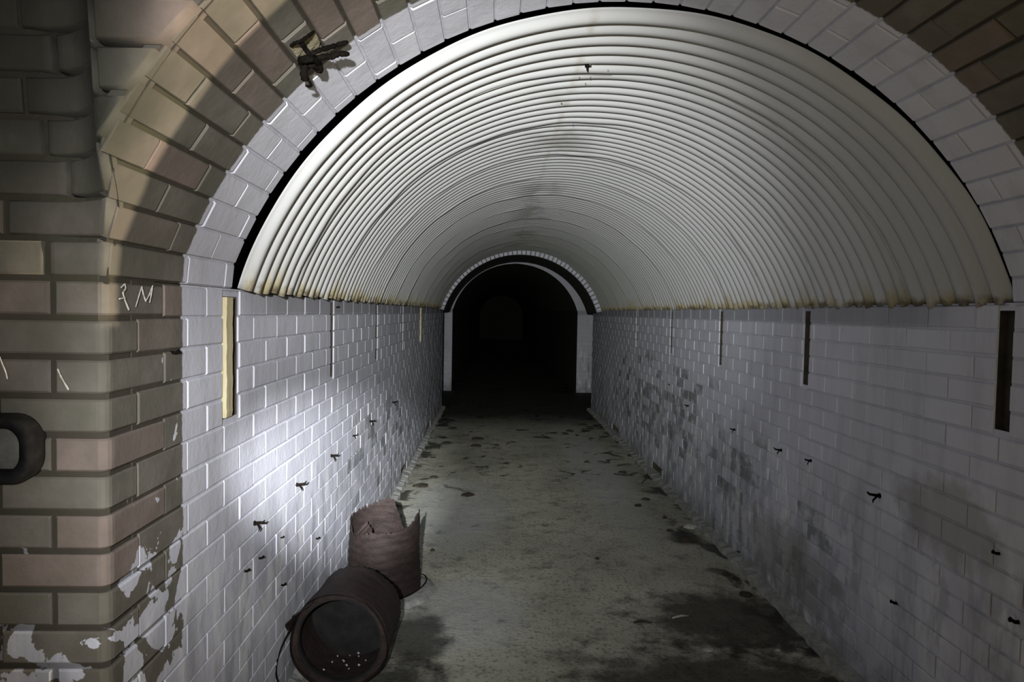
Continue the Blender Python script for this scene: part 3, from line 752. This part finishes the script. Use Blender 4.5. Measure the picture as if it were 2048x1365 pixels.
# pale broken brick face behind it
for poly, nm in (([(604, 80), (630, 64), (640, 84), (637, 98), (626, 106), (616, 98)], 'brick'), ([(580, 95), (598, 86), (616, 110), (598, 120)], 'brick')):
    V = [soffit_pt(x, y, 0.0045) for x, y in poly] + [soffit_pt(x, y, -0.004) for x, y in poly]; n = len(poly)
    centred('broken_face', V, [list(range(n))] + [[i, (i+1) % n, n+(i+1) % n, n+i] for i in range(n)], M_TAN, arch)

# ------------------------------------------------------------------ fitting on the pier
def on_front(px, py):
    d = ray(px, py); t = YP/d.y; return Vector((0, 0, H)) + d*t
FC = Vector((-0.955, YP-0.004, 1.135))
fe_ = empty('bulkhead_fitting', FC, 'black rounded iron fitting on the brick pier at the left edge', 'fitting')
def rr(w, h, r, n=10):
    out = []
    for cx, cz, a0 in ((w-r, h-r, 0), (-w+r, h-r, 90), (-w+r, -h+r, 180), (w-r, -h+r, 270)):
        out += [(cx+r*math.cos(math.radians(a0+90*i/n)), cz+r*math.sin(math.radians(a0+90*i/n))) for i in range(n+1)]
    return out
def ringmesh(levels):                                # list of (w, h, r, y)
    V = []; Fc = []; n = None
    for w_, h_, r_, y_ in levels:
        p = rr(w_, h_, r_); n = len(p); V += [(x, y_, z) for x, z in p]
    for j in range(len(levels)-1):
        for i in range(n): Fc.append([j*n+i, j*n+(i+1) % n, (j+1)*n+(i+1) % n, (j+1)*n+i])
    return V, Fc, n
V, Fc, n = ringmesh([(.098, .066, .052, 0.01), (.098, .066, .052, -0.022), (.093, .061, .047, -0.034), (.083, .051, .038, -0.036), (.072, .042, .032, -0.030), (.070, .040, .031, 0.002)])
obj('frame', mesh('frame', V, Fc, M_BLACK, True), fe_)
V, Fc, n = ringmesh([(.071, .041, .031, -0.004), (.05, .028, .022, -0.008), (.02, .012, .01, -0.010)]); Fc.append([2*n+i for i in range(n)])
bp_ = obj('back_plate', mesh('back_plate', V, Fc, simple('dull_grey_plate', (0.07, 0.07, 0.06), (0.12, 0.115, 0.10), 25, 0.85), False), fe_)
m = MB(); m.tube([(0.005, -0.008, 0), (0.005, -0.026, 0)], [0.018, 0.013], 14); m.build('boss', M_BLACK, bp_)
m = MB(); m.tube([(0.02, -0.004, 0.055), (-0.03, -0.03, 0.05), (-0.09, -0.036, 0.05)], 0.006, 8); m.build('conduit', M_BLACK, fe_, smooth=True)

# ------------------------------------------------------------------ chalk
def chalk(name, strokes, P, label):
    m = MB(); P0 = P(*strokes[0][0], 0.001)
    for s in strokes:
        pts = [P(u, v, 0.0016) - P0 for u, v in s]; fine = []
        for a, b in zip(pts, pts[1:]): fine += [a.lerp(b, k/3) for k in range(3)]
        fine.append(pts[-1]); m.tube(fine, [0.0014*(0.7+0.6*random.random()) for _ in fine], 5)
    o = m.build(name, M_CHALK, None, P0); tag(o, label, 'chalk mark'); return o
def wl_uv(px, py):
    d = ray(px, py); t = XL/d.x; p = Vector((0, 0, H)) + d*t; return (p.y, p.z)
def fr_uv(px, py): p = on_front(px, py); return (p.x, p.z)
PLw = lambda u, v, d: Pl(u, v, d+0.001)
PFw = lambda u, v, d: Vector((u, YP-d-0.003, v))
chalk('chalk_mark', [[wl_uv(*p) for p in s] for s in ([(240, 575), (247, 568), (249, 577), (243, 586), (247, 600), (255, 620)], [(236, 598), (248, 596)],
      [(269, 614), (276, 590), (281, 574), (284, 588), (289, 603), (296, 590), (303, 572), (300, 590), (297, 606)])], PLw, 'white chalk scribble like a one and an M on the pier reveal')
chalk('chalk_mark', [[fr_uv(*p) for p in s] for s in ([(118, 738), (124, 752), (132, 766), (140, 780)], )], PFw, 'short slanting chalk stroke on a pier brick near the corner')
chalk('chalk_mark', [[fr_uv(*p) for p in s] for s in ([(2, 712), (8, 728), (15, 745), (18, 758)], )], PFw, 'faint chalk stroke on the pier at the left edge of the picture')

# ------------------------------------------------------------------ rusty wall hooks and nails
def hook(P, u, v, size, label, rotk, group):
    c = P(u, v, 0); e = empty('wall_hook', c, label, 'hook', group)
    q = lambda a, b, d: P(u+a, v+b, d) - c
    s = size; k = rotk
    m = MB(); m.tube([q(0, 0, -0.006), q(0, 0.002, 0.5*s), q(0.004*k, 0.004, 0.9*s), q(0.01*k, 0.012, 1.05*s)], [0.12*s, 0.13*s, 0.11*s, 0.06*s], 6); m.build('shank', M_IRONWIRE, e, smooth=True)
    m = MB(); m.tube([q(-0.25*s, -0.1*s, 0.12*s), q(-0.1*s, -0.05*s, 0.35*s), q(0.1*s*k, -0.45*s, 0.55*s), q(0.2*s*k, -0.7*s, 0.5*s)], [0.06*s, 0.10*s, 0.08*s, 0.04*s], 6); m.build('prong', M_IRONWIRE, e, smooth=True)
    m = MB(); m.tube([q(0, 0, -0.004), q(0, 0, 0.0035)], [0.28*s, 0.22*s], 8); m.build('plug', M_IRONWIRE, e)
    return e
names_l = ['nearest the tunnel mouth', 'second from the tunnel mouth', 'third from the tunnel mouth', 'fourth from the tunnel mouth', 'fifth from the tunnel mouth', 'sixth from the tunnel mouth']
for i, (px, py) in enumerate([(508, 1047), (593, 970), (662, 912), (706, 872), (740, 843), (785, 805)]):
    y, z = wl_uv(px, py); hook(Pl, y, z, 0.034 if i != 3 else 0.022, 'small rusty hook in the left wall, upper row, ' + names_l[i], 1 if i % 2 else -1, 'rusty hooks in the left wall')
def wr_uv(px, py):
    d = ray(px, py); t = XR/d.x; p = Vector((0, 0, H)) + d*t; return (p.y, p.z)
names_r = ['bent brown hook sticking out of the right wall, largest and nearest', 'thin curled hook in the right wall, second of the row', 'small black hook in the right wall, third of the row', 'small black hook in the right wall, fourth of the row', 'small black hook in the right wall, furthest of the row']
for i, (px, py, s) in enumerate([(1760, 992, 0.042), (1622, 922, 0.03), (1563, 901, 0.034), (1470, 860, 0.03), (1377, 812, 0.03)]):
    y, z = wr_uv(px, py); hook(Pr, y, z, s, names_r[i], -1 if i % 2 else 1, 'rusty hooks in the right wall')
def nail(P, u, v, s, label, group):
    m = MB(); c = P(u, v, 0); m.tube([P(u, v, -0.005)-c, P(u, v, 0.6*s)-c, P(u+0.2*s, v+0.25*s, s)-c, P(u+0.2*s, v+0.3*s, 1.15*s)-c], [0.35*s, 0.3*s, 0.28*s, 0.45*s], 7)
    tag(m.build('rusty_nail', M_IRONWIRE, None, c, True), label, 'nail', group)
for (px, py, lab) in [(518, 1117, 'rusty nail stub in the left wall, upper one of the near lower group'), (489, 1143, 'rusty nail stub in the left wall, nearest the tunnel mouth'), (561, 1076, 'tiny rusty nail in the lit left wall left of the upright drum'),
                      (632, 1078, 'rusty nail stub in the left wall close to the upright drum'), (563, 1171, 'rusty nail stub in the left wall above the lying drum'), (345, 706, 'dark nail in the bare brick reveal above the paint patches'), (672, 615, 'dark nail at the top of the second slot in the left wall')]:
    y, z = wl_uv(px, py); nail(Pl, y, z, 0.012 if px != 561 else 0.009, lab, 'rusty nails in the left wall')
for (px, py, s, lab) in [(1793, 1207, 0.016, 'rusty bolt stub low in the right wall'), (1998, 1108, 0.014, 'dark round bolt stub in the right wall at the picture edge'), (2037, 1245, 0.018, 'large dark bolt stub low in the right wall at the picture edge'), (1480, 1105, 0.012, 'small nail at the foot of the right wall'),
                         (1340, 770, 0.012, 'small nail in the right wall far along')]:
    y, z = wr_uv(px, py); nail(Pr, y, z, s, lab, 'bolt stubs in the right wall')

# ------------------------------------------------------------------ bolt and water beads under the crown
def iron_pt(px, py, rad):
    d = ray(px, py); ox, oz = -IC[0], H-IC[1]; a = d.x*d.x+d.z*d.z; b = 2*(ox*d.x+oz*d.z); c = ox*ox+oz*oz-rad*rad
    t = (-b+math.sqrt(b*b-4*a*c))/(2*a); return Vector((0, 0, H)) + d*t
p = iron_pt(1175, 131, IR-0.016)
be = empty('roof_bolt', p, 'small corroded bolt hanging from the crown of the iron vault', 'bolt')
m = MB(); m.tube([(0, 0, 0.012), (0, 0, -0.012), (0.002, 0, -0.02)], [0.004, 0.004, 0.002], 8); m.build('shank', M_IRONWIRE, be)
m = MB(); m.tube([(0, 0, 0.004), (0, 0, -0.004)], 0.009, 6); m.build('nut', M_IRONWIRE, be)
def bead(px, py, r, label):
    p = iron_pt(px, py, IR-AMP-0.008); V = []; Fc = []; nn, mm = 12, 8
    for j in range(mm+1):
        a = math.pi*j/mm; rr_ = r*math.sin(a); zz = -r*1.35*math.cos(a) if a < math.pi/2 else -r*math.cos(a)
        V += [(rr_*math.cos(2*math.pi*i/nn), rr_*math.sin(2*math.pi*i/nn), zz) for i in range(nn)]
    for j in range(mm):
        for i in range(nn): Fc.append([j*nn+i, j*nn+(i+1) % nn, (j+1)*nn+(i+1) % nn, (j+1)*nn+i])
    tag(obj('water_drop', mesh('water_drop', V, Fc, M_WATER, True), None, p), label, 'water drop', 'water drops under the vault')
for (px, py, lab) in [(1181, 130, 'water drop beside the crown bolt'), (1216, 141, 'water drop right of the crown bolt'), (1159, 155, 'water drop below and left of the crown bolt'), (1181, 155, 'water drop just below the crown bolt'), (1171, 168, 'water drop on the third rib below the crown bolt'), (1123, 206, 'bright lone water drop left of the crown'), (1146, 249, 'water drop deeper along the crown, near the soot')]:
    bead(px, py, 0.0032, lab)

# ------------------------------------------------------------------ litter on the floor
def floor_pt(px, py):
    d = ray(px, py); t = -H/d.z; p = Vector((0, 0, H)) + d*t; p.z = fz(p.x, p.y); return p
def lump(name, p, sx, sy, sz, mat, label, cat, group=None, seed=0, rz=0):
    rnd = random.Random(seed); V = []; Fc = []; n = 12; rings = ((1.0, 0.0), (0.95, 0.45), (0.6, 0.85), (0.12, 1.0))
    jit = [1+rnd.uniform(-0.2, 0.2) for _ in range(n)]
    for k, z in rings:
        for i in range(n): a = 2*math.pi*i/n; V.append((sx*k*jit[i]*math.cos(a), sy*k*jit[i]*math.sin(a), sz*z*(1+rnd.uniform(-.15, .15))))
    for j in range(3):
        for i in range(n): Fc.append([j*n+i, j*n+(i+1) % n, (j+1)*n+(i+1) % n, (j+1)*n+i])
    Fc.append([3*n+i for i in range(n)])
    o = obj(name, mesh(name, V, Fc, mat), None, p - Vector((0, 0, 0.002))); o.rotation_euler.z = rz; tag(o, label, cat, group); return o
lump('stone', floor_pt(1380, 1055), 0.042, 0.034, 0.022, M_STONE, 'pale round stone beside the foot of the right wall', 'stone', seed=2)
lump('stone', floor_pt(1415, 1300), 0.022, 0.014, 0.008, M_STONE, 'small pale chip on the dark floor patch at lower right', 'stone', seed=3)
lump('stone', floor_pt(1556, 1300), 0.014, 0.010, 0.008, M_STONE, 'tiny pale chip near the right wall in the foreground', 'stone', seed=4)
lit = [(1375, 1080, .06), (1340, 1062, .03), (1330, 1036, .025), (1262, 912, .05), (1240, 885, .06), (1255, 897, .05), (1300, 948, .04), (1222, 862, .05), (893, 886, .08), (905, 857, .08), (872, 897, .05), (955, 878, .09), (952, 892, .08), (842, 972, .08), (868, 955, .05), (935, 990, .07),
       (1165, 850, .08), (1140, 862, .07), (1292, 1000, .04), (1276, 1012, .04), (865, 1100, .02), (1195, 1118, .015), (1452, 1150, .03), (1490, 1190, .045), (1470, 1158, .025), (1130, 868, .06), (1245, 945, .05)]
ORD = ['nearest', 'second nearest', 'third nearest', 'fourth nearest', 'fifth nearest', 'sixth nearest', 'seventh nearest', 'eighth nearest', 'ninth nearest', 'tenth nearest', 'eleventh nearest', 'twelfth nearest', 'thirteenth nearest', 'fourteenth nearest', 'fifteenth nearest']
for side, sel in (('right', [l for l in lit if l[0] > 1180]), ('middle', [l for l in lit if 980 <= l[0] <= 1180]), ('left', [l for l in lit if l[0] < 980])):
    for i, (px, py, s) in enumerate(sorted(sel, key=lambda l: -l[1])):
        lump('dirt_clod', floor_pt(px, py), s*0.75, s*0.75, 0.012+s*0.12, M_DEBRIS, 'dark flat clod of dirt on the tunnel floor, %s of those on the %s' % (ORD[i], side), 'dirt', 'dirt clods on the %s of the floor' % side, 50+i+len(side)*20, i*1.1)
for i, pts in enumerate([[(1268, 1246), (1284, 1243), (1302, 1247)], [(1345, 1238), (1362, 1234), (1377, 1234)], [(1284, 967), (1295, 955), (1308, 948)], [(1228, 948), (1250, 952), (1276, 946)]]):
    P3 = [floor_pt(*q) + Vector((0, 0, 0.006)) for q in pts]; c = P3[0]; m = MB(); m.tube([q-c for q in P3], [0.005, 0.006, 0.003], 6)
    tag(m.build('twig', M_DEBRIS if i != 1 else M_STONE, None, c, True), ['dark twig lying in the foreground left of the damp patch', 'pale twig lying on the damp patch at lower right', 'twig leaning by the drain notch of the right wall', 'thin twig on the floor near the drain notch of the right wall'][i], 'twig')
